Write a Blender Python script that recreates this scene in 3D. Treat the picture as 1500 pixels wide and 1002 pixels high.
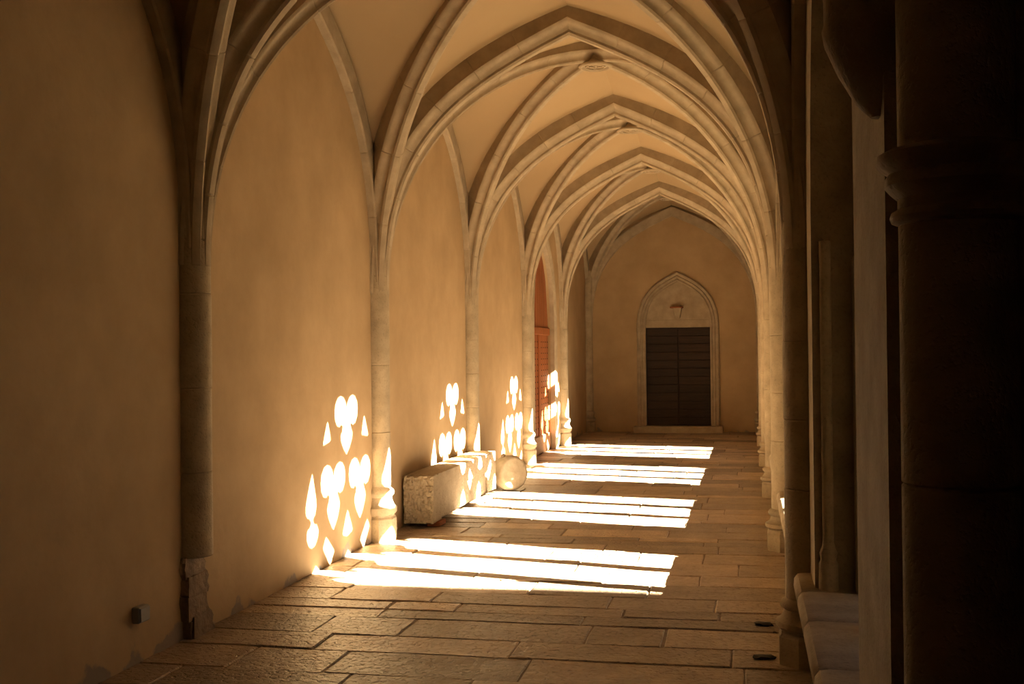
import bpy, bmesh, math, random
from mathutils import Vector, Matrix
from math import pi, sin, cos, radians

# ------------------------------------------------------------------ scene, camera, light
for o in list(bpy.data.objects):
    bpy.data.objects.remove(o)
SC = bpy.context.scene
COL = SC.collection

CAM_H = 1.6
YAW, PITCH, ROLL = 0.20335, 0.00852, -0.01030
cam_d = bpy.data.cameras.new('camera')
cam = bpy.data.objects.new('camera', cam_d)
COL.objects.link(cam)
cam_d.sensor_width = 36.0
cam_d.lens = 1667.0 * 36.0 / 1500.0
cam_d.clip_start = 0.05
fwd = Vector((-sin(YAW) * cos(PITCH), cos(YAW) * cos(PITCH), sin(PITCH)))
rgt = Vector((cos(YAW), sin(YAW), 0))
upv = rgt.cross(fwd)
r2 = rgt * cos(ROLL) + upv * sin(ROLL)
u2 = -rgt * sin(ROLL) + upv * cos(ROLL)
m = Matrix((r2, u2, -fwd)).transposed().to_4x4()
m.translation = (0, 0, CAM_H)
cam.matrix_world = m
SC.camera = cam

SUN_DIR = Vector((-1.0, 0.23, -0.60)).normalized()      # direction the light travels
sun_d = bpy.data.lights.new('sun', 'SUN')
sun_d.energy = 30.0
sun_d.angle = radians(0.30)
sun_d.color = (1.0, 0.91, 0.75)
sun = bpy.data.objects.new('sun', sun_d)
COL.objects.link(sun)
sun.location = (14, 2, 12)
sun.rotation_euler = SUN_DIR.to_track_quat('-Z', 'Y').to_euler()

world = bpy.data.worlds.new('sky')
SC.world = world
world.use_nodes = True
wn = world.node_tree.nodes
wl_ = world.node_tree.links
bg = wn['Background']
sky = wn.new('ShaderNodeTexSky')
sky.sky_type = 'NISHITA'
sky.sun_disc = False
sky.sun_elevation = math.asin(-SUN_DIR.z)
sky.sun_rotation = math.atan2(-SUN_DIR.x, -SUN_DIR.y)
wl_.new(sky.outputs[0], bg.inputs[0])
bg.inputs[1].default_value = 0.02

SC.view_settings.view_transform = 'Standard'
SC.view_settings.look = 'None'
SC.view_settings.exposure = 2.17
SC.view_settings.gamma = 1.0
SC.view_settings.use_curve_mapping = False
SC.cycles.diffuse_bounces = 7
SC.cycles.max_bounces = 12

# ------------------------------------------------------------------ dimensions
XL, XR = -3.118, 0.30            # inner wall planes
XC = (XL + XR) / 2
Y0, B = 6.003, 3.319             # first visible pier, bay length
YEND = 22.45
def PY(i):
    return Y0 + B * i
RS = 0.12                        # shaft radius
ZS = 2.10                        # springing
ZA = 4.21                       # transverse arch intrados apex
AX_OFF = 0.08                    # window axis against the bay centre

# ------------------------------------------------------------------ helpers
def link(name, me, mat=None, parent=None):
    o = bpy.data.objects.new(name, me)
    COL.objects.link(o)
    if mat is not None and me is not None and len(me.materials) == 0:
        me.materials.append(mat)
    if parent is not None:
        o.parent = parent
    return o

def mesh(name, verts, faces, smooth=False, angle=None):
    me = bpy.data.meshes.new(name)
    me.from_pydata([tuple(v) for v in verts], [], faces)
    bm = bmesh.new(); bm.from_mesh(me)
    bmesh.ops.recalc_face_normals(bm, faces=bm.faces)
    bm.to_mesh(me); bm.free()
    if smooth:
        for p in me.polygons:
            p.use_smooth = True
        if angle is not None:
            me.set_sharp_from_angle(angle=radians(angle))
    return me

def bm_mesh(name, bm, smooth=False, angle=40):
    bmesh.ops.recalc_face_normals(bm, faces=bm.faces)
    me = bpy.data.meshes.new(name)
    bm.to_mesh(me); bm.free()
    if smooth:
        for p in me.polygons:
            p.use_smooth = True
        me.set_sharp_from_angle(angle=radians(angle))
    return me

def thing(name, label, cat, loc=(0, 0, 0), group=None):
    o = bpy.data.objects.new(name, None)
    o.empty_display_size = 0.1
    COL.objects.link(o)
    o.location = loc
    o['label'] = label
    o['category'] = cat
    if group:
        o['group'] = group
    return o

def tag(o, label, cat, group=None):
    o['label'] = label
    o['category'] = cat
    if group:
        o['group'] = group
    return o

def struct(o, label=None):
    o['kind'] = 'structure'
    if label:
        o['label'] = label
    return o

def root(name, loc=(0, 0, 0)):
    o = bpy.data.objects.new(name, None)
    o.empty_display_size = 0.1
    COL.objects.link(o)
    o.location = loc
    return o

def box_bm(x0, x1, y0, y1, z0, z1, bev=0.0, seg=1):
    bm = bmesh.new()
    vs = [bm.verts.new(p) for p in ((x0, y0, z0), (x1, y0, z0), (x1, y1, z0), (x0, y1, z0),
                                    (x0, y0, z1), (x1, y0, z1), (x1, y1, z1), (x0, y1, z1))]
    for f in ((0, 3, 2, 1), (4, 5, 6, 7), (0, 1, 5, 4), (1, 2, 6, 5), (2, 3, 7, 6), (3, 0, 4, 7)):
        bm.faces.new([vs[i] for i in f])
    if bev > 0:
        bmesh.ops.bevel(bm, geom=list(bm.edges), offset=bev, segments=seg, affect='EDGES', profile=0.5)
    return bm

def box(name, x0, x1, y0, y1, z0, z1, mat, parent=None, bev=0.0, seg=1, smooth=False):
    return link(name, bm_mesh(name, box_bm(x0, x1, y0, y1, z0, z1, bev, seg), smooth), mat, parent)

def lathe(prof, n=24, ang0=0.0, cx=0, cy=0):
    """prof: list of (r, z)"""
    vs, fs = [], []
    for r, z in prof:
        for k in range(n):
            a = ang0 + 2 * pi * k / n
            vs.append((cx + r * cos(a), cy + r * sin(a), z))
    for i in range(len(prof) - 1):
        for k in range(n):
            k2 = (k + 1) % n
            fs.append((i * n + k, i * n + k2, (i + 1) * n + k2, (i + 1) * n + k))
    fs.append(tuple(range(n - 1, -1, -1)))
    fs.append(tuple((len(prof) - 1) * n + k for k in range(n)))
    return vs, fs

def bez(p0, p1, p2, p3, n):
    out = []
    for i in range(n + 1):
        t = i / n
        a, b, c, d = (1 - t) ** 3, 3 * t * (1 - t) ** 2, 3 * t * t * (1 - t), t ** 3
        out.append((a * p0[0] + b * p1[0] + c * p2[0] + d * p3[0], a * p0[1] + b * p1[1] + c * p2[1] + d * p3[1]))
    return out

def resample(pts, n):
    L = [0.0]
    for a, b in zip(pts, pts[1:]):
        L.append(L[-1] + (Vector(b) - Vector(a)).length)
    out = []
    j = 0
    for i in range(n + 1):
        s = L[-1] * i / n
        while j < len(L) - 2 and L[j + 1] < s:
            j += 1
        t = (s - L[j]) / max(1e-9, L[j + 1] - L[j])
        out.append(Vector(pts[j]).lerp(Vector(pts[j + 1]), t))
    return out

def fill_mesh(name, loops, half, bevel=0.0):
    """Flat region with holes in (u, v), given thickness; mesh axes: u, v, w."""
    cu = bpy.data.curves.new(name, 'CURVE')
    cu.dimensions = '2D'
    cu.fill_mode = 'BOTH'
    cu.extrude = half - bevel
    cu.bevel_depth = bevel
    cu.bevel_resolution = 1
    cu.offset = -bevel
    for lp in loops:
        sp = cu.splines.new('POLY')
        sp.points.add(len(lp) - 1)
        for q, p in zip(sp.points, lp):
            q.co = (p[0], p[1], 0, 1)
        sp.use_cyclic_u = True
    o = bpy.data.objects.new(name, cu)
    COL.objects.link(o)
    dg = bpy.context.evaluated_depsgraph_get()
    me = bpy.data.meshes.new_from_object(o.evaluated_get(dg))
    bpy.data.objects.remove(o)
    bpy.data.curves.remove(cu)
    return me

def to_yz(me, xoff, yoff=0.0, zoff=0.0):
    """(u, v, w) -> (x = xoff + w, y = u, z = v)"""
    for v in me.vertices:
        u, vv, w = v.co
        v.co = (xoff + w, yoff + u, zoff + vv)
    me.update()
    return me

def to_xz(me, yoff):
    for v in me.vertices:
        u, vv, w = v.co
        v.co = (u, yoff - w, vv)
    me.update()
    return me

# ------------------------------------------------------------------ materials
ALBEDO = 0.80        # darkens all base colours alike, so less bounced light fills the shade
def M(name, c1, c2, scale=3.0, rough=0.85, bump=0.2, bscale=40.0, detail=6.0, rnd=0.0, spec=0.3,
      pits=0.0, pit_scale=60.0, streak=None, bdist=0.01, objcoord=False, stain=None):
    c1 = tuple(c * ALBEDO for c in c1); c2 = tuple(c * ALBEDO for c in c2)
    mt = bpy.data.materials.new(name)
    mt.use_nodes = True
    N, Lk = mt.node_tree.nodes, mt.node_tree.links
    b = N['Principled BSDF']
    b.inputs['Roughness'].default_value = rough
    b.inputs['Specular IOR Level'].default_value = spec
    geo = N.new('ShaderNodeNewGeometry')
    pos = geo.outputs['Position']
    if objcoord:
        tc = N.new('ShaderNodeTexCoord')
        pos = tc.outputs['Object']
    vec = pos
    if streak:
        mp = N.new('ShaderNodeMapping')
        mp.inputs['Scale'].default_value = streak
        Lk.new(pos, mp.inputs['Vector'])
        vec = mp.outputs['Vector']
    n1 = N.new('ShaderNodeTexNoise')
    n1.inputs['Scale'].default_value = scale
    n1.inputs['Detail'].default_value = detail
    n1.inputs['Roughness'].default_value = 0.62
    Lk.new(vec, n1.inputs['Vector'])
    rp = N.new('ShaderNodeValToRGB')
    rp.color_ramp.elements[0].position = 0.32
    rp.color_ramp.elements[1].position = 0.68
    rp.color_ramp.elements[0].color = (*c1, 1)
    rp.color_ramp.elements[1].color = (*c2, 1)
    Lk.new(n1.outputs['Fac'], rp.inputs['Fac'])
    colr = rp.outputs['Color']
    if rnd > 0:
        oi = N.new('ShaderNodeObjectInfo')
        mr = N.new('ShaderNodeMapRange')
        mr.inputs['To Min'].default_value = 1 - rnd
        mr.inputs['To Max'].default_value = 1 + rnd
        Lk.new(oi.outputs['Random'], mr.inputs['Value'])
        hsv = N.new('ShaderNodeHueSaturation')
        Lk.new(mr.outputs['Result'], hsv.inputs['Value'])
        Lk.new(colr, hsv.inputs['Color'])
        colr = hsv.outputs['Color']
    n2 = N.new('ShaderNodeTexNoise')
    n2.inputs['Scale'].default_value = bscale
    n2.inputs['Detail'].default_value = 5.0
    Lk.new(vec, n2.inputs['Vector'])
    h = n2.outputs['Fac']
    if pits > 0:
        vo = N.new('ShaderNodeTexNoise')
        vo.inputs['Scale'].default_value = pit_scale
        vo.inputs['Detail'].default_value = 3.0
        Lk.new(pos, vo.inputs['Vector'])
        pr = N.new('ShaderNodeMapRange')
        pr.inputs['From Min'].default_value = 0.28
        pr.inputs['From Max'].default_value = 0.46
        Lk.new(vo.outputs['Fac'], pr.inputs['Value'])
        mm = N.new('ShaderNodeMath'); mm.operation = 'MULTIPLY_ADD'
        mm.inputs[1].default_value = pits
        Lk.new(pr.outputs['Result'], mm.inputs[0])
        Lk.new(h, mm.inputs[2])
        h = mm.outputs[0]
        mx = N.new('ShaderNodeMix'); mx.data_type = 'RGBA'; mx.blend_type = 'MULTIPLY'
        pc = N.new('ShaderNodeMapRange')
        pc.inputs['To Min'].default_value = 0.82
        pc.inputs['To Max'].default_value = 1.0
        Lk.new(pr.outputs['Result'], pc.inputs['Value'])
        cmb = N.new('ShaderNodeCombineColor')
        for i in range(3):
            Lk.new(pc.outputs['Result'], cmb.inputs[i])
        mx.inputs['Factor'].default_value = 1.0
        Lk.new(colr, mx.inputs['A']); Lk.new(cmb.outputs[0], mx.inputs['B'])
        colr = mx.outputs['Result']
    if stain:                      # grey repair mortar low on the wall where the plaster fell off
        scol, zmax, sscale, thr = stain
        scol = tuple(c * ALBEDO for c in scol)
        sx = N.new('ShaderNodeSeparateXYZ')
        Lk.new(geo.outputs['Position'], sx.inputs[0])
        zr = N.new('ShaderNodeMapRange')
        zr.inputs['From Min'].default_value = 0.0
        zr.inputs['From Max'].default_value = zmax
        zr.inputs['To Min'].default_value = 0.30
        zr.inputs['To Max'].default_value = -0.30
        zr.clamp = False
        Lk.new(sx.outputs['Z'], zr.inputs['Value'])
        sn = N.new('ShaderNodeTexNoise')
        sn.inputs['Scale'].default_value = sscale
        sn.inputs['Detail'].default_value = 7.0
        Lk.new(geo.outputs['Position'], sn.inputs['Vector'])
        yr = N.new('ShaderNodeMapRange')
        yr.inputs['From Min'].default_value = 5.7
        yr.inputs['From Max'].default_value = 6.3
        yr.inputs['To Min'].default_value = 0.12
        yr.inputs['To Max'].default_value = 0.0
        Lk.new(sx.outputs['Y'], yr.inputs['Value'])
        a0 = N.new('ShaderNodeMath'); a0.operation = 'ADD'
        Lk.new(zr.outputs['Result'], a0.inputs[0]); Lk.new(yr.outputs['Result'], a0.inputs[1])
        ad = N.new('ShaderNodeMath'); ad.operation = 'ADD'
        Lk.new(sn.outputs['Fac'], ad.inputs[0]); Lk.new(a0.outputs[0], ad.inputs[1])
        st = N.new('ShaderNodeMapRange')
        st.inputs['From Min'].default_value = thr
        st.inputs['From Max'].default_value = thr + 0.04
        Lk.new(ad.outputs[0], st.inputs['Value'])
        mx2 = N.new('ShaderNodeMix'); mx2.data_type = 'RGBA'
        Lk.new(st.outputs['Result'], mx2.inputs['Factor'])
        Lk.new(colr, mx2.inputs['A'])
        mx2.inputs['B'].default_value = (*scol, 1)
        colr = mx2.outputs['Result']
    Lk.new(colr, b.inputs['Base Color'])
    bp = N.new('ShaderNodeBump')
    bp.inputs['Strength'].default_value = bump
    bp.inputs['Distance'].default_value = bdist
    Lk.new(h, bp.inputs['Height'])
    Lk.new(bp.outputs['Normal'], b.inputs['Normal'])
    return mt

MAT = {}
MAT['plaster'] = M('ochre_plaster', (0.455, 0.31, 0.158), (0.575, 0.405, 0.22), scale=1.6, bump=0.25, bscale=14, bdist=0.012,
                   stain=((0.30, 0.245, 0.19), 0.36, 3.4, 0.80))
MAT['vault'] = M('vault_plaster', (0.46, 0.325, 0.178), (0.50, 0.36, 0.20), scale=1.0, bump=0.12, bscale=10)
MAT['stone'] = M('rib_limestone', (0.40, 0.315, 0.205), (0.54, 0.43, 0.29), scale=7, bump=0.3, bscale=45, rnd=0.035, bdist=0.006)
MAT['pier'] = M('pier_limestone', (0.38, 0.30, 0.19), (0.55, 0.44, 0.29), scale=6, bump=0.5, bscale=35, rnd=0.025, bdist=0.006, pits=0.3, pit_scale=70)
MAT['slab'] = M('paving_limestone', (0.34, 0.245, 0.158), (0.50, 0.375, 0.25), scale=5.5, rough=0.44, bump=0.62, bscale=22, rnd=0.42, spec=0.5,
                pits=1.0, pit_scale=34, bdist=0.016)
MAT['joint'] = M('paving_mortar', (0.24, 0.175, 0.115), (0.34, 0.25, 0.17), scale=20, bump=0.4, bscale=60)
MAT['rough'] = M('rough_block_stone', (0.46, 0.36, 0.235), (0.58, 0.465, 0.31), scale=7, bump=0.8, bscale=40, pits=0.8, pit_scale=55, bdist=0.016)
MAT['carved'] = M('carved_stone', (0.36, 0.28, 0.18), (0.56, 0.45, 0.31), scale=8, bump=0.35, bscale=30, bdist=0.008)
MAT['rubble'] = M('rubble_stone', (0.20, 0.14, 0.09), (0.36, 0.26, 0.17), scale=9, bump=0.9, bscale=25, rnd=0.15, bdist=0.02)
MAT['wood_red'] = M('red_brown_wood', (0.25, 0.075, 0.022), (0.42, 0.14, 0.042), scale=5, rough=0.55, bump=0.25, bscale=30, streak=(6, 6, 0.5), rnd=0.12)
MAT['wood_pale'] = M('pale_worn_wood', (0.36, 0.18, 0.08), (0.48, 0.26, 0.12), scale=5, rough=0.6, bump=0.25, bscale=30, streak=(1, 0.6, 8))
MAT['wood_dark'] = M('dark_door_wood', (0.025, 0.012, 0.006), (0.055, 0.027, 0.013), scale=5, rough=0.6, bump=0.4, bscale=30, streak=(0.6, 6, 8), rnd=0.25)
MAT['iron'] = M('dark_iron', (0.02, 0.017, 0.014), (0.05, 0.04, 0.03), scale=20, rough=0.5, bump=0.2)
MAT['brick'] = M('red_brick', (0.30, 0.10, 0.04), (0.42, 0.16, 0.07), scale=20, bump=0.5, bscale=60)
MAT['grey'] = M('grey_plastic', (0.30, 0.28, 0.25), (0.34, 0.32, 0.29), scale=10, rough=0.5, bump=0.02)
MAT['facade'] = M('courtyard_render', (0.30, 0.24, 0.17), (0.38, 0.31, 0.22), scale=1.0, bump=0.2)
MAT['lawn'] = M('courtyard_lawn', (0.10, 0.13, 0.04), (0.18, 0.18, 0.07), scale=3, bump=0.6, bscale=60)
MAT['tile'] = M('roof_tile', (0.30, 0.14, 0.07), (0.42, 0.22, 0.12), scale=4, bump=0.3)

# ------------------------------------------------------------------ structure: floor
rng = random.Random(11)
floor = struct(link('floor', mesh('floor', *(lambda v, f: (v, f))(
    [(XL - .45, -4.4, -.008), (XR + .5, -4.4, -.008), (XR + .5, YEND + .4, -.008), (XL - .45, YEND + .4, -.008)], [(0, 1, 2, 3)])), MAT['joint']))

def slab_mesh(x0, x1, y0, y1, h, sk0, sk1):
    b = 0.007
    j = lambda s: rng.uniform(-s, s)
    g = rng.choice((.003, .004, .006))
    c = [(x0 + g + j(.004) + sk0, y0 + g + j(.005)), (x1 - g + j(.004) + sk1, y0 + g + j(.005)), (x1 - g + j(.004) - sk1, y1 - g + j(.005)), (x0 + g + j(.004) - sk0, y1 - g + j(.005))]
    cx = sum(p[0] for p in c) / 4; cy = sum(p[1] for p in c) / 4
    def inset(p, d):
        return (p[0] + (d if p[0] < cx else -d), p[1] + (d if p[1] < cy else -d))
    # nudge the outline with mid-edge points so edges look worn
    out = []
    for i in range(4):
        p, q = c[i], c[(i + 1) % 4]
        out.append(p)
        for t in (0.33, 0.67):
            out.append((p[0] * (1 - t) + q[0] * t + j(.004), p[1] * (1 - t) + q[1] * t + j(.004)))
    n = len(out)
    vs = [(p[0], p[1], -.03) for p in out] + [(p[0], p[1], h - b) for p in out]
    ti = [inset(p, b) for p in out]
    dz = [j(.0025) for _ in ti]
    vs += [(p[0], p[1], h + d) for p, d in zip(ti, dz)]
    vs.append((cx, cy, h - .002 + j(.003)))
    fs = []
    for k in range(n):
        k2 = (k + 1) % n
        fs.append((k, k2, n + k2, n + k))
        fs.append((n + k, n + k2, 2 * n + k2, 2 * n + k))
        fs.append((2 * n + k, 2 * n + k2, 3 * n))
    return vs, fs

y = 2.9
rows = []
while y < YEND - .02:
    d = rng.choice((.17, .22, .30, .36, .42, .46, .34))
    y1 = min(y + d, YEND + .02)
    if YEND - y1 < .15:
        y1 = YEND + .02
    rows.append((y, y1)); y = y1
n_slab = 0
for (ya, yb) in rows:
    x = XL - .05 - rng.uniform(0, .3)
    xe = XR + .02
    while x < xe - .01:
        w = rng.uniform(.42, 1.25)
        if xe - (x + w) < .3:
            w = xe - x
        s0, s1 = rng.uniform(-.008, .008), rng.uniform(-.008, .008)
        v, f = slab_mesh(max(x, XL - .05), x + w, ya, yb, rng.uniform(-.004, .004), 0, 0)
        link('paving_slab', mesh('paving_slab', v, f), MAT['slab'], floor)
        n_slab += 1
        x += w

# ------------------------------------------------------------------ structure: walls
ZTOP = 5.25
def pointed(cx, hw, z0, zs, za, n=14, full=True, k1=0.62, k2=0.55, sl=0.5):
    """closed loop: jambs from z0, springing zs, pointed apex za"""
    rise = za - zs
    half = bez((hw, zs), (hw, zs + rise * k1), (hw * k2, za - hw * k2 * sl), (0, za), n)
    pts = [(cx + hw, z0)] + [(cx + a, b) for a, b in half] + [(cx - a, b) for a, b in reversed(half[:-1])] + [(cx - hw, z0)]
    return pts

# left wall with the door opening
DY, DHW, DZS, DZA = 17.50, 0.90, 1.95, 3.36
loopL = [(-4.4, -.05), (YEND + .4, -.05), (YEND + .4, ZTOP), (-4.4, ZTOP)]
holeL = pointed(DY, DHW, -.02, DZS, DZA)
wl = to_yz(fill_mesh('wall_left', [loopL, holeL], 0.2), XL - 0.2)
struct(link('wall_left', wl, MAT['plaster']))

# end wall with the door opening
EX, EHW, EZ0, EZS, EZA = -1.32, 0.63, .12, 2.04, 2.95
loopE = [(XL - .4, -.05), (XR + .5, -.05), (XR + .5, ZTOP), (XL - .4, ZTOP)]
holeE = pointed(EX, EHW + .005, EZ0, EZS, EZA)
we = to_xz(fill_mesh('wall_end', [loopE, holeE], 0.2), YEND + 0.2)
struct(link('wall_end', we, MAT['plaster']))
struct(box('wall_back', XL - .4, 7.0, -4.4, -4.0, -.05, ZTOP, MAT['plaster']))

# right (arcade) wall with five pointed window openings
WHW = 1.08
SILL = 0.48
win_y = [PY(i) + B / 2 + AX_OFF for i in range(-1, 4)]
YE = 2.60
loopR = [(YE, -.05), (YEND + .4, -.05), (YEND + .4, ZTOP), (YE, ZTOP)]
holesR = [pointed(c, WHW, .40, 2.05, 3.80, k1=.55, k2=.6, sl=.62) for c in win_y]
wr = to_yz(fill_mesh('wall_right', [loopR] + holesR, 0.25), XR + 0.25)
struct(link('wall_right', wr, MAT['pier']))

struct(box('wall_gallery', XR + .5, 7.0, YE - .4, YE, -.05, ZTOP, MAT['pier']))
struct(box('wall_gallery_end', 6.6, 7.0, -4.4, YE, -.05, ZTOP, MAT['plaster']))
struct(box('ceiling_gallery', XR - .1, 7.0, -4.4, YE, 4.45, 4.6, MAT['vault']))
struct(link('floor_gallery', mesh('floor_gallery', [(XR + .5, -4.4, -.012), (7, -4.4, -.012), (7, YE, -.012), (XR + .5, YE, -.012)], [(0, 1, 2, 3)]), MAT['joint']))

# roof over the vault, courtyard and its other wings
struct(box('roof_gallery', XR + 1.0, 7.2, -4.6, YE, ZTOP, ZTOP + .15, MAT['tile']))
struct(box('roof', XL - .5, XR + 1.0, -4.6, YEND + .6, ZTOP, ZTOP + .15, MAT['tile']))
struct(link('ground', mesh('ground', [(XR + .45, 2.2, -.15), (22, 2.2, -.15), (22, 40, -.15), (XR + .45, 40, -.15)], [(0, 1, 2, 3)]), MAT['lawn']))

# ------------------------------------------------------------------ structure: vault webs
WEB = bez((0, 2.5), (0, 3.66), (.8, 4.12), (1.66, 4.42), 60)
def HW(mm):
    e = (1 - mm) * 1.66
    for a, b in zip(WEB, WEB[1:]):
        if e <= b[0]:
            t = (e - a[0]) / max(1e-9, b[0] - a[0])
            return a[1] + t * (b[1] - a[1])
    return WEB[-1][1]
hx, hy = (XR - XL) / 2, B / 2
def web_mesh():
    NS, NM = 28, 14
    vs, fs = [], []
    ss = [sin(-pi / 2 + pi * i / NS) for i in range(NS + 1)]
    ms = [0.0] + [sin(pi / 2 * i / NM) for i in range(1, NM + 1)]
    for cell in range(4):
        base = len(vs)
        for mm in ms:
            for s in ss:
                a, b = mm, s * mm
                z = HW(abs(s) * mm) + .20 * (1 - mm)
                if cell == 0: u, w = a, b
                elif cell == 1: u, w = -a, b
                elif cell == 2: u, w = b, a
                else: u, w = b, -a
                vs.append((u * hx, w * hy, z))
        n = NS + 1
        for i in range(NM):
            for k in range(NS):
                fs.append((base + i * n + k, base + i * n + k + 1, base + (i + 1) * n + k + 1, base + (i + 1) * n + k))
    me = bpy.data.meshes.new('vault_web')
    me.from_pydata(vs, [], fs)
    bm = bmesh.new(); bm.from_mesh(me)
    bmesh.ops.remove_doubles(bm, verts=bm.verts, dist=1e-4)
    bmesh.ops.recalc_face_normals(bm, faces=bm.faces)
    bm.to_mesh(me); bm.free()
    for p in me.polygons: p.use_smooth = True
    me.set_sharp_from_angle(angle=radians(25))
    return me
WM = web_mesh()
for i in range(-3, 5):
    o = struct(link('ceiling', WM, MAT['vault']))
    o.location = (XC, PY(i) + B / 2, 0)

# ------------------------------------------------------------------ ribs
PROF_T = [(.0, 0), (.030, .003), (.045, .020), (.042, .040), (.055, .060), (.080, .078), (.100, .085), (.120, .098), (.128, .114), (.118, .130), (.118, .42)]
PROF_D = [(a * .80, b * .95) for a, b in PROF_T]
def full_profile(half):
    return [(-a, b) for a, b in reversed(half)] + [(a, b) for a, b in half[1:]]

def sweep_voussoirs(path, lateral, half, nv, parent, mat, name='voussoir', flip=1.0, jit=0.0, mitre=False):
    """path: dense list of 3D points (springing to crown). One mesh object per voussoir."""
    prof = full_profile(half)
    P = [Vector(p) for p in path]
    lat = Vector(lateral).normalized()
    NT = 5
    pts = resample(P, nv * NT)
    tang = []
    for i in range(len(pts)):
        a = pts[max(0, i - 1)]; b = pts[min(len(pts) - 1, i + 1)]
        tang.append((b - a).normalized())
    cy = sum(p[1] for p in prof) / len(prof)
    for v in range(nv):
        i0, i1 = v * NT, (v + 1) * NT
        rings = []
        for i in range(i0, i1 + 1):
            rings.append((pts[i], tang[i], 1.0))
        g = 0.006
        a, ta, _ = rings[0]; b, tb, _ = rings[-1]
        rings = [(a, ta, 0.965), (a + ta * g, ta, 1.0), (a + ta * .016, ta, 1.0)] + rings[1:-1] + [(b - tb * .016, tb, 1.0), (b - tb * g, tb, 1.0), (b, tb, 0.965)]
        dz = rng.uniform(-jit, jit)
        vs, fs = [], []
        for p, t, s in rings:
            nrm = lat.cross(t).normalized()
            if nrm.z < -0.001 and abs(nrm.z) > 0.05:
                nrm = -nrm
            elif flip and nrm.dot(OUT[0]) < 0:
                nrm = -nrm
            for (aa, hh) in prof:
                sh = .004 if s < 1 else 0.0
                q = p + lat * (aa * s) + nrm * (hh + sh + dz)
                if mitre and v == nv - 1 and len(vs) >= (len(rings) - 1) * len(prof):
                    ph = Vector((t.x, t.y, 0)).normalized()      # cut the crown joint on a vertical plane
                    q += t * ((p - q).dot(ph) / max(.2, t.dot(ph)))
                vs.append(q)
        n = len(prof)
        for r in range(len(rings) - 1):
            for k in range(n - 1):
                fs.append((r * n + k, r * n + k + 1, (r + 1) * n + k + 1, (r + 1) * n + k))
        fs.append(tuple(range(n - 1, -1, -1)))
        fs.append(tuple((len(rings) - 1) * n + k for k in range(n)))
        link(name, mesh(name, vs, fs, smooth=True, angle=38), mat, parent)

OUT = [Vector((0, 0, 1))]
def half_arch(span, z0, z1, a, b, sl, n=40):
    return bez((0, z0), (0, z0 + a), (span - b, z1 - sl * b), (span, z1), n)

# transverse arches
HALF = (XR - XL) / 2 - RS
t_labels = {
    0: 'dark shaded pointed arch nearest the camera, cut off by the top edge',
    1: 'largest pointed transverse arch whose whole crown shows at the top',
    2: 'second complete pointed arch down the vault, just behind the largest',
    3: 'third complete pointed arch down the vault, before the red wooden door',
    4: 'last pointed transverse arch, framing the shaded end bay',
}
for i in range(0, 5):
    t = thing('transverse_arch', t_labels[i], 'arch', (0, 0, 0), 'transverse vault arches')
    curve = half_arch(HALF, ZS, ZA, 1.30, .95, .44)
    for side in (-1, 1):
        OUT[0] = Vector((side, 0, 0))
        path = [(XC + side * (HALF - dx), PY(i), z) for dx, z in curve]
        sweep_voussoirs(path, (0, 1, 0), PROF_T, 7, t, MAT['stone'], mitre=True)
    c = t

# diagonal ribs
d_where = {-1: 'dark bay nearest the camera', 0: 'bay of the first sunlit wall pattern', 1: 'bay above the long stone block',
           2: 'bay of the second boss', 3: 'bay beside the red wooden door', 4: 'shaded end bay'}
for i in range(-1, 5):
    cy = PY(i) + B / 2
    D = math.hypot(hx, hy)
    span = D - RS
    curve = bez((0, ZS), (0, ZS + 1.42), (1.22, 4.26), (span, 4.40), 40)
    for dg, nm in ((1, 'from near left pier'), (-1, 'from near right pier')):
        t = thing('diagonal_rib', 'diagonal vault rib ' + nm + ', ' + d_where[i], 'rib', (0, 0, 0), 'diagonal vault ribs')
        for s in (-1, 1):
            dirv = Vector((s * dg * hx, s * hy, 0)).normalized() * (1 if dg == 1 else 1)
            dirv = Vector((s * hx * dg, s * hy, 0)).normalized()
            OUT[0] = dirv
            path = [Vector((XC, cy, 0)) + dirv * (D - RS - dx) + Vector((0, 0, z)) for dx, z in curve]
            lat = Vector((-dirv.y, dirv.x, 0))
            if i == -1 and dirv.x > 0 and dirv.y < 0:
                path = [p for p in path if p.z > 2.4]      # springs from the corbel
            sweep_voussoirs(path, lat, PROF_D, 6, t, MAT['stone'])

# wall ribs (flat bands where the web meets the walls)
def wall_rib(label, c_of, wallv, inward, span, nv=5):
    t = thing('wall_rib', label, 'rib', (0, 0, 0), 'flat wall ribs')
    curve = half_arch(span, ZS + .1, 4.22, 1.22, .9, .42)
    half = [(.0, 0), (.055, 0), (.066, .012), (.066, .17)]
    for s in (-1, 1):
        OUT[0] = wallv * s
        path = [c_of + wallv * (s * (span - dx)) + Vector((0, 0, z)) for dx, z in curve]
        if s < 0 and c_of.x > 0 and c_of.y < 5:
            path = [p for p in path if p.z > 2.4]
        sweep_voussoirs(path, inward, half, nv, t, MAT['stone'], mitre=True)
b_name = {-1: 'in the dark near bay', 0: 'in the bay with the first sun pattern', 1: 'behind the long stone block', 2: 'between the stone block and the red door',
          3: 'over the red wooden door', 4: 'in the shaded end bay'}
for i in range(-1, 5):
    cy = PY(i) + B / 2
    wall_rib('flat stone wall rib on the left ' + b_name[i], Vector((XL, cy, 0)), Vector((0, 1, 0)), (1, 0, 0), B / 2 - .11)
for i in range(-1, 5):
    cy = PY(i) + B / 2
    wall_rib('flat stone wall rib above the right arcade ' + b_name[i], Vector((XR, cy, 0)), Vector((0, 1, 0)), (1, 0, 0), B / 2 - .11)
wall_rib('flat stone band arching over the far end wall above the dark door', Vector((XC, YEND, 0)), Vector((1, 0, 0)), (0, 1, 0), hx - .13)

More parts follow.
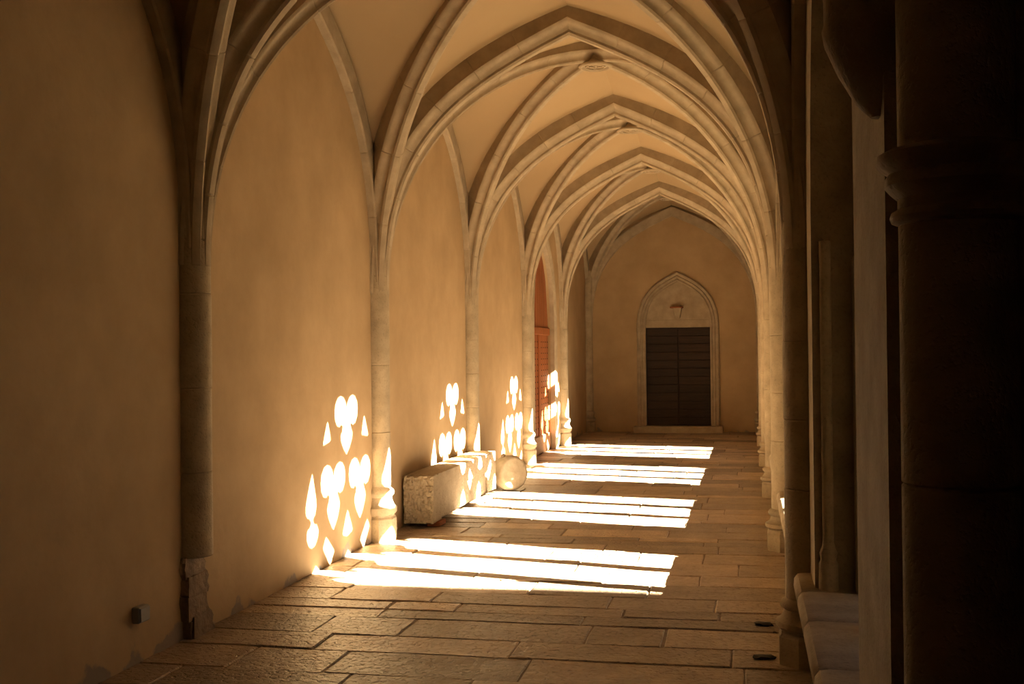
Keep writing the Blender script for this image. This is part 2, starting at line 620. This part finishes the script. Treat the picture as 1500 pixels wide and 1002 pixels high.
# bosses
def boss(i, label):
    t = thing('vault_boss', label, 'boss', (XC, PY(i) + B / 2, 0), 'carved keystone bosses')
    v, f = lathe([(.10, 4.66), (.085, 4.50), (.085, 4.42), (.11, 4.40), (.14, 4.385)], 24)
    link('stem', mesh('stem', v, f, True, 40), MAT['stone'], t)
    v, f = lathe([(.13, 4.39), (.155, 4.385), (.165, 4.372), (.165, 4.362), (.155, 4.35), (.138, 4.345), (.128, 4.352), (.12, 4.364), (.03, 4.364)], 36)
    d = link('disc', mesh('disc', v, f, True, 40), MAT['stone'], t)
    # carved relief on the underside
    v, f = lathe([(.10, 4.37), (.098, 4.352), (.086, 4.352), (.084, 4.37)], 28)
    link('ring', mesh('ring', v, f, True, 40), MAT['stone'], d)
    for k in range(4):
        a = pi / 2 * k + .3
        bm = bmesh.new()
        bmesh.ops.create_icosphere(bm, subdivisions=1, radius=.028)
        for vv in bm.verts:
            vv.co = Vector((vv.co.x * 1.1, vv.co.y * .7, vv.co.z * .5))
            vv.co.rotate(Matrix.Rotation(a, 3, 'Z'))
            vv.co += Vector((.04 * cos(a), .04 * sin(a), 4.36))
        link('petal', bm_mesh('petal', bm, True), MAT['stone'], d)
    for k in range(4):
        sx, sy = (1, 1, -1, -1)[k], (1, -1, 1, -1)[k]
for i, l in ((0, 'carved keystone boss hidden high over the bay nearest the camera'), (1, 'largest round carved boss hanging at the crossing of vault ribs'),
             (2, 'second round carved boss, smaller, behind the largest'), (3, 'third round boss, tiny, over the red door bay'),
             (4, 'round keystone boss of the shaded end bay vault')):
    boss(i, l)

# ------------------------------------------------------------------ piers
def pier(label, x, y, zb, zm, z0=0.0, r=RS, full=True, ap=.155, mat='pier', zt=2.25, seed=0):
    rr = random.Random(seed * 7 + 3)
    t = thing('pier', label, 'pier', (x, y, 0), 'vault piers')
    n = 8
    R8 = ap / cos(pi / 8)
    if full:
        v, f = lathe([(R8, 0), (R8, zb - .03), (R8 - .012, zb - .012), (R8 - .012, zb)], 8, pi / 8)
        link('plinth', mesh('plinth', v, f), MAT[mat], t)
        dz = zm - zb
        v, f = lathe([(R8 - .02, zb), (R8 + .004, zb + .12 * dz), (R8 + .004, zb + .28 * dz), (R8 - .02, zb + .36 * dz), (r + .012, zb + .52 * dz), (r + .008, zb + .64 * dz),
                      (r + .026, zb + .72 * dz), (r + .03, zb + .82 * dz), (r + .022, zb + .92 * dz), (r, zm), (r, zm + .02)], 24)
        link('base_moulding', mesh('base_moulding', v, f, True, 50), MAT[mat], t)
    z = zm if full else z0
    while z < zt - .05:
        h = rr.uniform(.34, .58)
        if zt - (z + h) < .25:
            h = zt - z
        rad = r + rr.uniform(-.002, .002)
        v, f = lathe([(rad - .005, z), (rad, z + .006), (rad, z + h - .006), (rad - .005, z + h)], 24)
        link('shaft_drum', mesh('shaft_drum', v, f, True, 24), MAT[mat], t)
        z += h
    sgn = 1 if x < XC else -1
    # springer block dying into the ribs
    vs, fs = [], []
    prof = [(r - .005, zt, 0), (r, zt + .01, 0), (r, zt + .25, 0), (r * .97, zt + .5, .01), (r * .85, zt + .75, .03), (r * .6, zt + .95, .06)]
    for rad, zz, sh in prof:
        for k in range(24):
            a = 2 * pi * k / 24
            vs.append((sgn * sh + rad * cos(a), rad * sin(a) * 1.0, zz))
    for i in range(len(prof) - 1):
        for k in range(24):
            k2 = (k + 1) % 24
            fs.append((i * 24 + k, i * 24 + k2, (i + 1) * 24 + k2, (i + 1) * 24 + k))
    fs.append(tuple((len(prof) - 1) * 24 + k for k in range(24)))
    link('springer', mesh('springer', vs, fs, True, 22), MAT[mat], t)
    return t

p_lab = ['dark wall pier with broken crumbling foot on the left wall',
         'left wall pier with sunlit base beside the near end of the stone block',
         'left wall pier rising behind the long stone block',
         'left wall pier with sunlit base just before the red wooden door',
         'left wall pier just past the red wooden door']
r_lab = ['large dark arcade pier on the right, nearest with a moulded base',
         'second arcade pier on the right, first with its face in light',
         'third arcade pier on the right, beyond the first bright sill',
         'fourth arcade pier on the right, small and pale',
         'farthest arcade pier on the right, beside the end bay']
for i in range(5):
    if i == 0:
        P0 = pier(p_lab[0], XL, PY(0), .22, .46, z0=.455, full=False, seed=1)
    else:
        pier(p_lab[i], XL, PY(i), .22, .46, seed=i + 1)
    pier(r_lab[i], XR, PY(i), .17, .33, seed=i + 20)
pier('slim corner shaft where the left wall meets the end wall', XL + .03, YEND - .03, .20, .42, r=.10, ap=.13, seed=41)
pier('slim corner shaft at the right end of the far wall', XR - .03, YEND - .03, .20, .42, r=.10, ap=.13, seed=42)

# broken masonry at the foot of the dark left pier
def rock(name, cx, cy, cz, sx, sy, sz, mat, parent, seed, sub=2, amp=.12):
    rr = random.Random(seed)
    bm = bmesh.new()
    bmesh.ops.create_cube(bm, size=2.0)
    bmesh.ops.subdivide_edges(bm, edges=list(bm.edges), cuts=3, use_grid_fill=True)
    for v in bm.verts:
        d = v.co.normalized()
        v.co = v.co * .8 + d * .2 * 1.3
        v.co *= 1 + rr.uniform(-amp, amp)
        v.co = Vector((cx + v.co.x * sx, cy + v.co.y * sy, cz + v.co.z * sz))
    return link(name, bm_mesh(name, bm, True, 30), mat, parent)
for k, (dy, z, sy, sz, px) in enumerate([(-.01, .40, .125, .065, .03), (.00, .29, .12, .065, .045), (-.02, .17, .115, .07, .05), (.03, .05, .12, .075, .06), (-.05, .04, .06, .06, .05)]):
    rock('rubble_stone', 0.0, dy, z, px, sy, sz, MAT['rubble'], P0, 60 + k)

# corbelled pier at the near right: wall pier, shaft cut short on a corbel, jamb column
cp = thing('corbelled_pier', 'almost black pier at the right edge with a shaft cut short on a corbel', 'pier', (XR, 2.68, 0))
v, f = lathe([(.02, 2.12), (.05, 2.15), (.09, 2.22), (.12, 2.29), (.125, 2.32), (RS, 2.335), (RS, 2.60)], 24)
link('corbel', mesh('corbel', v, f, True, 40), MAT['pier'], cp)
z = 2.60
while z < 4.0:
    v, f = lathe([(RS - .005, z), (RS, z + .006), (RS, z + .45), (RS - .005, z + .456)], 20)
    link('shaft_drum', mesh('shaft_drum', v, f, True, 24), MAT['pier'], cp)
    z += .456
jc = thing('jamb_column', 'almost black foreground column with moulded capital at the right edge', 'column', (.425, 2.465, 0))
v, f = lathe([(.16, 0), (.16, .18), (.15, .2), (.155, .24), (.13, .28), (.115, .3)], 28)
link('base', mesh('base', v, f, True, 40), MAT['pier'], jc)
z = .3
for h in (.52, .5, .535):
    v, f = lathe([(.110, z), (.115, z + .005), (.115, z + h - .005), (.110, z + h)], 28)
    link('shaft_drum', mesh('shaft_drum', v, f, True, 24), MAT['pier'], jc)
    z += h
v, f = lathe([(.115, 1.853), (.128, 1.858), (.132, 1.868), (.128, 1.878), (.116, 1.885), (.116, 1.905), (.13, 1.918), (.142, 1.932), (.14, 1.948), (.134, 1.957), (.15, 1.968), (.16, 1.98), (.16, 1.994), (.14, 2.004), (.118, 2.01)], 28)
link('capital', mesh('capital', v, f, True, 40), MAT['pier'], jc)
v, f = lathe([(.115, 2.01), (.115, 4.45)], 28)
link('upper_shaft', mesh('upper_shaft', v, f, True, 40), MAT['pier'], jc)

# ------------------------------------------------------------------ windows (tracery)
def ell(cx, cy, rx, ry, n=18):
    return [(cx + rx * cos(2 * pi * k / n), cy + ry * sin(2 * pi * k / n)) for k in range(n)]
def trefoil(cx, cz, tip):
    """two rounded lobes above, a pointed drop below, joined"""
    L = .255
    pts = []
    right = [(0.0, .02), (.025, .085), (.075, .125), (.135, .138), (.195, .125), (.245, .08), (.262, .015), (.25, -.055), (.205, -.105), (.15, -.118), (.10, -.10), (.085, -.112),
             (.118, -.16), (.135, -.205), (.12, -.26), (.085, -.315), (.04, -.365), (0, -.40)]
    k = (cz - tip) / .40
    def sc(p):
        return (cx + p[0], cz + (p[1] * 1.0 if p[1] > -.10 else -.10 + (p[1] + .10) * (k * .40 - .10) / .30))
    pts = [sc(p) for p in right] + [sc((-p[0], p[1])) for p in reversed(right[1:-1])]
    return pts
def mir(pts):
    return [(-a, b) for a, b in reversed(pts)]
def rounded(poly, q=.25):
    out = []
    n = len(poly)
    for i in range(n):
        p0, p, p1 = Vector(poly[i - 1]), Vector(poly[i]), Vector(poly[(i + 1) % n])
        out.append(tuple(p.lerp(p0, q * .6))); out.append(tuple(p.lerp(p0, q * .12).lerp(p1, q * .12))); out.append(tuple(p.lerp(p1, q * .6)))
    return out
MOUCH = [(-.738, 2.93), (-.70, 2.82), (-.665, 2.72), (-.662, 2.66), (-.69, 2.605), (-.728, 2.582), (-.725, 2.565), (-.66, 2.545), (-.62, 2.49), (-.64, 2.43), (-.69, 2.385),
         (-.75, 2.375), (-.81, 2.40), (-.85, 2.46), (-.845, 2.52), (-.80, 2.56), (-.765, 2.57), (-.77, 2.585), (-.825, 2.60), (-.868, 2.65), (-.86, 2.72), (-.82, 2.80), (-.775, 2.88)]
def lancet_half():
    return [(.277, 1.70), (.277, 1.90), (.27, 1.98), (.245, 2.045), (.20, 2.075), (.15, 2.065), (.115, 2.02), (.098, 2.035), (.112, 2.09), (.105, 2.15), (.07, 2.205), (0, 2.25)]
def tracery_mesh():
    arch = pointed(0, WHW + .03, 1.70, 2.05, 3.83, k1=.55, k2=.6, sl=.62)
    out = list(arch)                       # right jamb up, over, left jamb down
    for c in (-.69, 0, .69):
        h = lancet_half()
        out += [(c - a, b) for a, b in h] + [(c + a, b) for a, b in reversed(h[:-1])]
    holes = [trefoil(0, 3.335, 2.995)] + [trefoil(s * .305, 2.825, 2.445) for s in (-1, 1)]
    tri = [(-.42, 3.30), (-.53, 3.10), (-.35, 3.125)]
    holes += [rounded(tri), rounded(mir(tri)), list(MOUCH), mir(MOUCH)]
    holes += [rounded([(0, 2.575), (-.125, 2.375), (0, 2.345), (.125, 2.375)])]
    q = [(-.475, 2.43), (-.54, 2.345), (-.385, 2.185), (-.29, 2.285)]
    holes += [rounded(q), rounded(mir(q))]
    return to_yz(fill_mesh('tracery', [out] + holes, 0.045, 0.03), 0.0)
TR = tracery_mesh()
def mullion_mesh():
    # chamfered section, up to the lancet heads
    w, d = .074, .075
    sec = [(d, -.025), (d, .025), (d * .45, w), (-d * .45, w), (-d, .025), (-d, -.025), (-d * .45, -w), (d * .45, -w)]
    vs, fs = [], []
    rings = [(SILL, 1.0, 1.0), (1.93, 1.0, 1.0), (2.0, 1.05, .8), (2.05, 1.32, .55), (2.12, 1.75, .5)]   # flares into the lancet heads
    for z, kw, kd in rings:
        vs += [(a * kd, b * kw, z) for a, b in sec]
    for r in range(len(rings) - 1):
        for k in range(8):
            fs.append((r * 8 + k, r * 8 + (k + 1) % 8, (r + 1) * 8 + (k + 1) % 8, (r + 1) * 8 + k))
    fs += [tuple(range(7, -1, -1)), tuple((len(rings) - 1) * 8 + k for k in range(8))]
    return mesh('mullion', vs, fs)
MUL = mullion_mesh()
v, f = lathe([(.066, SILL), (.066, SILL + .10), (.06, SILL + .12), (.066, SILL + .14), (.056, SILL + .17), (.05, SILL + .2)], 8, pi / 8)
MULB = mesh('mullion_base', v, f)
v, f = lathe([(.026, SILL + .2), (.026, 2.10)], 14)
COLM = mesh('colonnette', v, f, True, 40)
v, f = lathe([(.045, SILL), (.045, SILL + .12), (.035, SILL + .14), (.042, SILL + .17), (.03, SILL + .2), (.026, SILL + .22)], 14)
CBM = mesh('colonnette_base', v, f, True, 40)
def sill_mesh(y0, y1):
    sec = [(.26, .36), (.225, .39), (.215, .42), (.218, .455), (.235, .478), (.27, SILL + .003), (.84, SILL - .01), (.86, SILL - .03), (.86, .36)]
    vs, fs = [], []
    n = len(sec)
    for yy, s in ((y0, .012), (y0 + .014, 0), (y1 - .014, 0), (y1, .012)):
        vs += [(a + (s if a < .5 else -s), yy, z - s) for a, z in sec]
    for r in range(3):
        for k in range(n):
            k2 = (k + 1) % n
            fs.append((r * n + k, r * n + k2, (r + 1) * n + k2, (r + 1) * n + k))
    fs += [tuple(range(n - 1, -1, -1)), tuple(3 * n + k for k in range(n))]
    return mesh('sill_slab', vs, fs, True, 45)
XT = .55
for j, c in enumerate(win_y):
    w = root('window_%d' % (j + 1), (0, c, 0)); struct(w)
    o = link('tracery', TR, MAT['pier'], w); o.location = (XT, 0, 0)
    for s in (-1, 1):
        o = link('mullion', MUL, MAT['pier'], w); o.location = (XT, s * .345, 0)
        o2 = link('mullion_base', MULB, MAT['pier'], o)
        link('jamb_strip', bm_mesh('jamb_strip', box_bm(XT - .07, XT + .07, min(s * .972, s * 1.10), max(s * .972, s * 1.10), SILL - .02, 2.03, .015)), MAT['pier'], w)
        cl = link('colonnette', COLM, MAT['pier'], w); cl.location = (XR + .06, s * 1.055, 0)
        link('colonnette_base', CBM, MAT['pier'], cl)
    ys = [-B / 2 - AX_OFF + .13, -.95, -.30, .42, 1.0, B / 2 - AX_OFF - .13]
    for a, b in zip(ys, ys[1:]):
        link('sill_slab', sill_mesh(a, b), MAT['pier'], w)

# ------------------------------------------------------------------ doors
# far door: dark double door of horizontal boards in a moulded pointed surround
d1 = root('door_1', (EX, YEND, 0)); struct(d1)
def surround(parent, hw, z0, zs, za, inward, axis, half, out_sign, k1=.62, k2=.55, sl=.5, nv=4, nj=3):
    """moulded jambs and pointed arch around an opening; local coordinates of parent. axis: unit vector along the wall."""
    rise = za - zs
    arc = bez((hw, zs), (hw, zs + rise * k1), (hw * k2, za - hw * k2 * sl), (0, za), 30)
    for s in (-1, 1):
        OUT[0] = axis * s
        jp = [axis * (s * hw) + Vector((0, 0, z0 + (zs - z0) * i / 20)) for i in range(21)]
        sweep_voussoirs(jp, inward, half, nj, parent, MAT['stone'], name='jamb_stone')
        ap = [axis * (s * a) + Vector((0, 0, b)) for a, b in arc]
        sweep_voussoirs(ap, inward, half, nv, parent, MAT['stone'], mitre=True)
X_, Y_ = Vector((1, 0, 0)), Vector((0, 1, 0))
# half profile: (projection from wall, outward from opening); symmetric about wall plane, the inner half sits in the wall
SUR = [(.0, -.005), (.03, -.005), (.035, .02), (.02, .045), (.045, .065), (.05, .085), (.03, .10), (.05, .125), (.06, .145), (.045, .165), (.0, .17)]
surround(d1, EHW, EZ0, EZS, EZA, Y_, X_, SUR, 1)
dw = EHW
nb = 12
for s, nm in ((-1, 'door_leaf'), (1, 'door_leaf')):
    x0, x1 = (-dw, -.006) if s < 0 else (.006, dw)
    leaf = link('door_leaf', bm_mesh('door_leaf', box_bm(x0, x1, .16, .20, EZ0, EZS + .02)), MAT['wood_dark'], d1)
    hgt = (EZS - EZ0) / nb
    for k in range(nb):
        zz = EZ0 + k * hgt
        box('plank', x0 + .004, x1 - .004, .13 + rng.uniform(0, .006), .165, zz + .004, zz + hgt - .004, MAT['wood_dark'], leaf, .004)
box('meeting_strip', -.03, .03, .165, .22, EZ0, EZS + .02, MAT['wood_dark'], d1, .004)
ty = to_xz(fill_mesh('tympanum', [pointed(0, EHW + .02, EZS, EZS + .02, EZA + .02)], .05), .12)
tym = link('tympanum', ty, MAT['stone'], d1)
box('lintel_course', -EHW, EHW, .06, .14, EZS + .005, EZS + .15, MAT['stone'], tym, .004)
box('threshold', -.86, .86, -.30, .40, -.02, EZ0, MAT['pier'], d1, .012)
lb = thing('wall_bracket', 'small stone bracket with red-brown top above the dark far door', 'bracket', (EX, YEND + .06, 0))
vs = []
for z, w, d in ((2.22, .05, .05), (2.26, .06, .09), (2.36, .085, .12), (2.42, .095, .13)):
    vs += [(-w, .06, z), (w, .06, z), (w * .8, -d, z), (-w * .8, -d, z)]
fs = [(3, 2, 1, 0), (12, 13, 14, 15)]
for r in range(3):
    for k in range(4):
        fs.append((r * 4 + k, r * 4 + (k + 1) % 4, r * 4 + 4 + (k + 1) % 4, r * 4 + 4 + k))
link('body', mesh('body', vs, fs), MAT['stone'], lb)
box('top_slab', -.14, .11, -.15, .06, 2.42, 2.445, MAT['brick'], lb, .004)

# left door: tall red-brown door in a splayed pointed opening
d2 = root('door_2', (XL, DY, 0)); struct(d2)
SUR2 = [(.0, -.005), (.035, -.005), (.04, .02), (.02, .05), (.045, .075), (.05, .10), (.03, .12), (.045, .15), (.05, .17), (.03, .19), (.0, .19)]
surround(d2, DHW, 0, DZS, DZA, X_, Y_, SUR2, 1, nv=4, nj=3)
XD = -.075
arc = pointed(0, DHW + .03, 0.0, DZS, DZA + .02)
leafm = to_yz(fill_mesh('door_leaf', [arc], .025), XD - .045)
leaf = link('door_leaf', leafm, MAT['wood_red'], d2)
# vertical boards following the pointed head
def head_z(u):
    rise = DZA - DZS
    pts = bez((DHW, DZS), (DHW, DZS + rise * .62), (DHW * .55, DZA - DHW * .55 * .5), (0, DZA), 40)
    u = abs(u)
    for a, b in zip(pts, pts[1:]):
        if b[0] <= u <= a[0]:
            t = (a[0] - u) / max(1e-9, a[0] - b[0]); return a[1] + t * (b[1] - a[1])
    return DZA
nbv = 10
for k in range(nbv):
    u0 = -DHW + 2 * DHW * k / nbv + .004
    u1 = -DHW + 2 * DHW * (k + 1) / nbv - .004
    for (za, zb) in ((.28, 1.86), (1.98, None)):
        t0 = head_z(u0) if zb is None else zb
        t1 = head_z(u1) if zb is None else zb
        vs = [(XD - .02, u0, za), (XD - .02, u1, za), (XD - .02, u1, t1), (XD - .02, u0, t0), (XD, u0 + .003, za), (XD, u1 - .003, za), (XD, u1 - .003, t1), (XD, u0 + .003, t0)]
        fs = [(0, 1, 2, 3), (7, 6, 5, 4), (0, 4, 5, 1), (1, 5, 6, 2), (2, 6, 7, 3), (3, 7, 4, 0)]
        link('plank', mesh('plank', vs, fs), MAT['wood_red'], leaf)
box('transom', XD - .03, XD + .03, -DHW, DHW, 1.86, 1.98, MAT['wood_red'], d2, .01)
box('post', XD - .03, XD + .025, -.05, .05, .26, 1.86, MAT['wood_red'], d2, .008)
box('kick_board', XD - .03, XD + .03, -DHW, DHW, .0, .28, MAT['wood_pale'], d2, .01)
bm = bmesh.new()
for zz in [z * .09 + .40 for z in range(16)]:
    for k in range(nbv):
        u = -DHW + 2 * DHW * (k + .5) / nbv
        bmesh.ops.create_cube(bm, size=.013, matrix=Matrix.Translation((XD + .002, u, zz)) @ Matrix.Rotation(pi / 4, 4, 'X'))
so = link('studs', bm_mesh('studs', bm), MAT['iron'], d2); so['kind'] = 'stuff'

# ------------------------------------------------------------------ loose things
# long stone block lying along the left wall
bl = thing('stone_block', 'long rough-hewn stone block lying on the floor along the left wall', 'block', (-2.945, 11.3, 0))
def rough_box(x0, x1, y0, y1, z0, z1, nx, ny, nz, seed, amp_near=.016, amp=.004):
    rr = random.Random(seed)
    bm = bmesh.new()
    grid = {}
    def vert(i, j, k):
        if (i, j, k) not in grid:
            p = Vector((x0 + (x1 - x0) * i / nx, y0 + (y1 - y0) * j / ny, z0 + (z1 - z0) * k / nz))
            e = (i in (0, nx)) + (j in (0, ny)) + (k in (0, nz))
            c = Vector(((x0 + x1) / 2, p.y, (z0 + z1) / 2))
            if e >= 2:
                p = p.lerp(Vector(((x0 + x1) / 2, (y0 + y1) / 2, (z0 + z1) / 2)) if j in (0, ny) else c, .035 if j not in (0, ny) else .02)
            am = amp_near if j == 0 else amp
            p += Vector((rr.uniform(-1, 1) * amp, rr.uniform(-1, 1) * am, rr.uniform(-1, 1) * amp))
            grid[(i, j, k)] = bm.verts.new(p)
        return grid[(i, j, k)]
    for j in range(ny):
        for k in range(nz):
            for i in (0, nx):
                bm.faces.new([vert(i, j, k), vert(i, j + 1, k), vert(i, j + 1, k + 1), vert(i, j, k + 1)])
        for i in range(nx):
            for k in (0, nz):
                bm.faces.new([vert(i, j, k), vert(i + 1, j, k), vert(i + 1, j + 1, k), vert(i, j + 1, k)])
    for i in range(nx):
        for k in range(nz):
            for j in (0, ny):
                bm.faces.new([vert(i, j, k), vert(i + 1, j, k), vert(i + 1, j, k + 1), vert(i, j, k + 1)])
    return bm
link('body', bm_mesh('body', rough_box(-.145, .125, -1.30, 1.28, .045, .475, 8, 34, 10, 5, .008, .003), True, 28), MAT['rough'], bl)
link('upper_band', bm_mesh('upper_band', rough_box(-.14, .145, -1.14, 1.29, .285, .482, 6, 34, 5, 6, .006, .002), True, 28), MAT['rough'], bl)
link('rough_end', bm_mesh('rough_end', rough_box(-.143, .143, -1.315, -1.02, .04, .478, 18, 10, 26, 15, .015, .004), True, 28), MAT['rough'], bl)
link('end_lug', bm_mesh('end_lug', rough_box(-.14, .147, .86, 1.30, .05, .479, 5, 6, 6, 7, .004, .003), True, 28), MAT['rough'], bl)
sp = tag(box('brick', -2.90, -2.775, 10.10, 10.32, 0.001, .042, MAT['brick'], None, .006), 'small red-brown brick wedged under the near end of the stone block', 'brick')
sp2 = tag(link('support_stone', bm_mesh('support_stone', rough_box(-3.05, -2.72, 11.78, 12.12, 0.002, .046, 3, 3, 2, 9, .004, .003), True, 30), MAT['rough']),
          'small flat stone propping the far end of the long block', 'stone')

# round carved stone standing behind the block
ds = thing('round_stone', 'rounded carved stone drum standing just past the long stone block', 'stone', (-2.70, 12.88, .20))
R_, T_ = .205, .115
prof = [(0.0, -T_), (R_ * .7, -T_), (R_ * .92, -T_ * .8), (R_, -T_ * .3), (R_, T_ * .3), (R_ * .95, T_ * .65), (R_ * .86, T_ * .92), (R_ * .74, T_ * 1.0), (R_ * .70, T_ * .97), (R_ * .4, T_ * 1.05), (.004, T_ * 1.07)]
v, f = lathe(prof[1:], 30)
ax = Vector((.66, -.74, .12)).normalized()
rot = ax.to_track_quat('Z', 'Y').to_matrix()
rr = random.Random(3)
vv = []
for p in v:
    q = rot @ Vector(p)
    q *= 1 + rr.uniform(-.012, .012)
    q.z = max(q.z, -.198)
    vv.append(q)
link('body', mesh('body', vv, f, True, 50), MAT['carved'], ds)
kn = Vector((-.02, .0, .205))
bm = bmesh.new(); bmesh.ops.create_icosphere(bm, subdivisions=2, radius=.028, matrix=Matrix.Translation((-.06, -.05, .20)))
link('knob', bm_mesh('knob', bm, True), MAT['rubble'], ds)

# small dark lumps set in the floor by the nearest right pier
for k, (px, py, lab) in enumerate([(.075, 6.76, 'small dark lump in the floor, farther of two by the right pier'), (.07, 6.04, 'small dark lump in the floor, nearer of two by the right pier')]):
    rr = random.Random(90 + k)
    bm = bmesh.new()
    bmesh.ops.create_icosphere(bm, subdivisions=2, radius=1.0)
    for v_ in bm.verts:
        v_.co = Vector((v_.co.x * .055, v_.co.y * .03, v_.co.z * .016)) * (1 + rr.uniform(-.25, .25))
    o = tag(link('dark_lump', bm_mesh('dark_lump', bm, True), MAT['iron']), lab, 'iron stub', 'dark lumps in the floor')
    o.location = (px, py, .006)

# small socket box on the near left wall
sb = thing('socket_box', 'small grey electrical box low on the near left wall', 'box', (XL, 5.40, .26))
box('body', 0.0, .045, -.052, .052, -.042, .042, MAT['grey'], sb, .006)
box('cover', .045, .052, -.046, .046, -.036, .036, MAT['grey'], sb, .003)

# ------------------------------------------------------------------ the other wings around the courtyard (they shade the near bay)
wing = root('wall_courtyard_south'); struct(wing)
HW_ = (7.56 - 2.2) / .3833
box('facade', XR - 3, 24, -9, 2.2, ZTOP + .2, HW_, MAT['facade'], wing)
for k in range(6):
    box('window', 3 + k * 3.2, 4.1 + k * 3.2, 2.15, 2.22, 6.2, 7.8, MAT['iron'], wing)
wing2 = root('wall_courtyard_east'); struct(wing2)
box('facade', 19, 23, 2.2, 40, -.15, 10.4, MAT['facade'], wing2)  # unseen wing, height raised to shade the lawn and cut low sky light
for k in range(5):
    box('window', 18.96, 19.05, 6 + k * 3.3, 8 + k * 3.3, .6, 3.2, MAT['iron'], wing2)
print('slabs', n_slab)
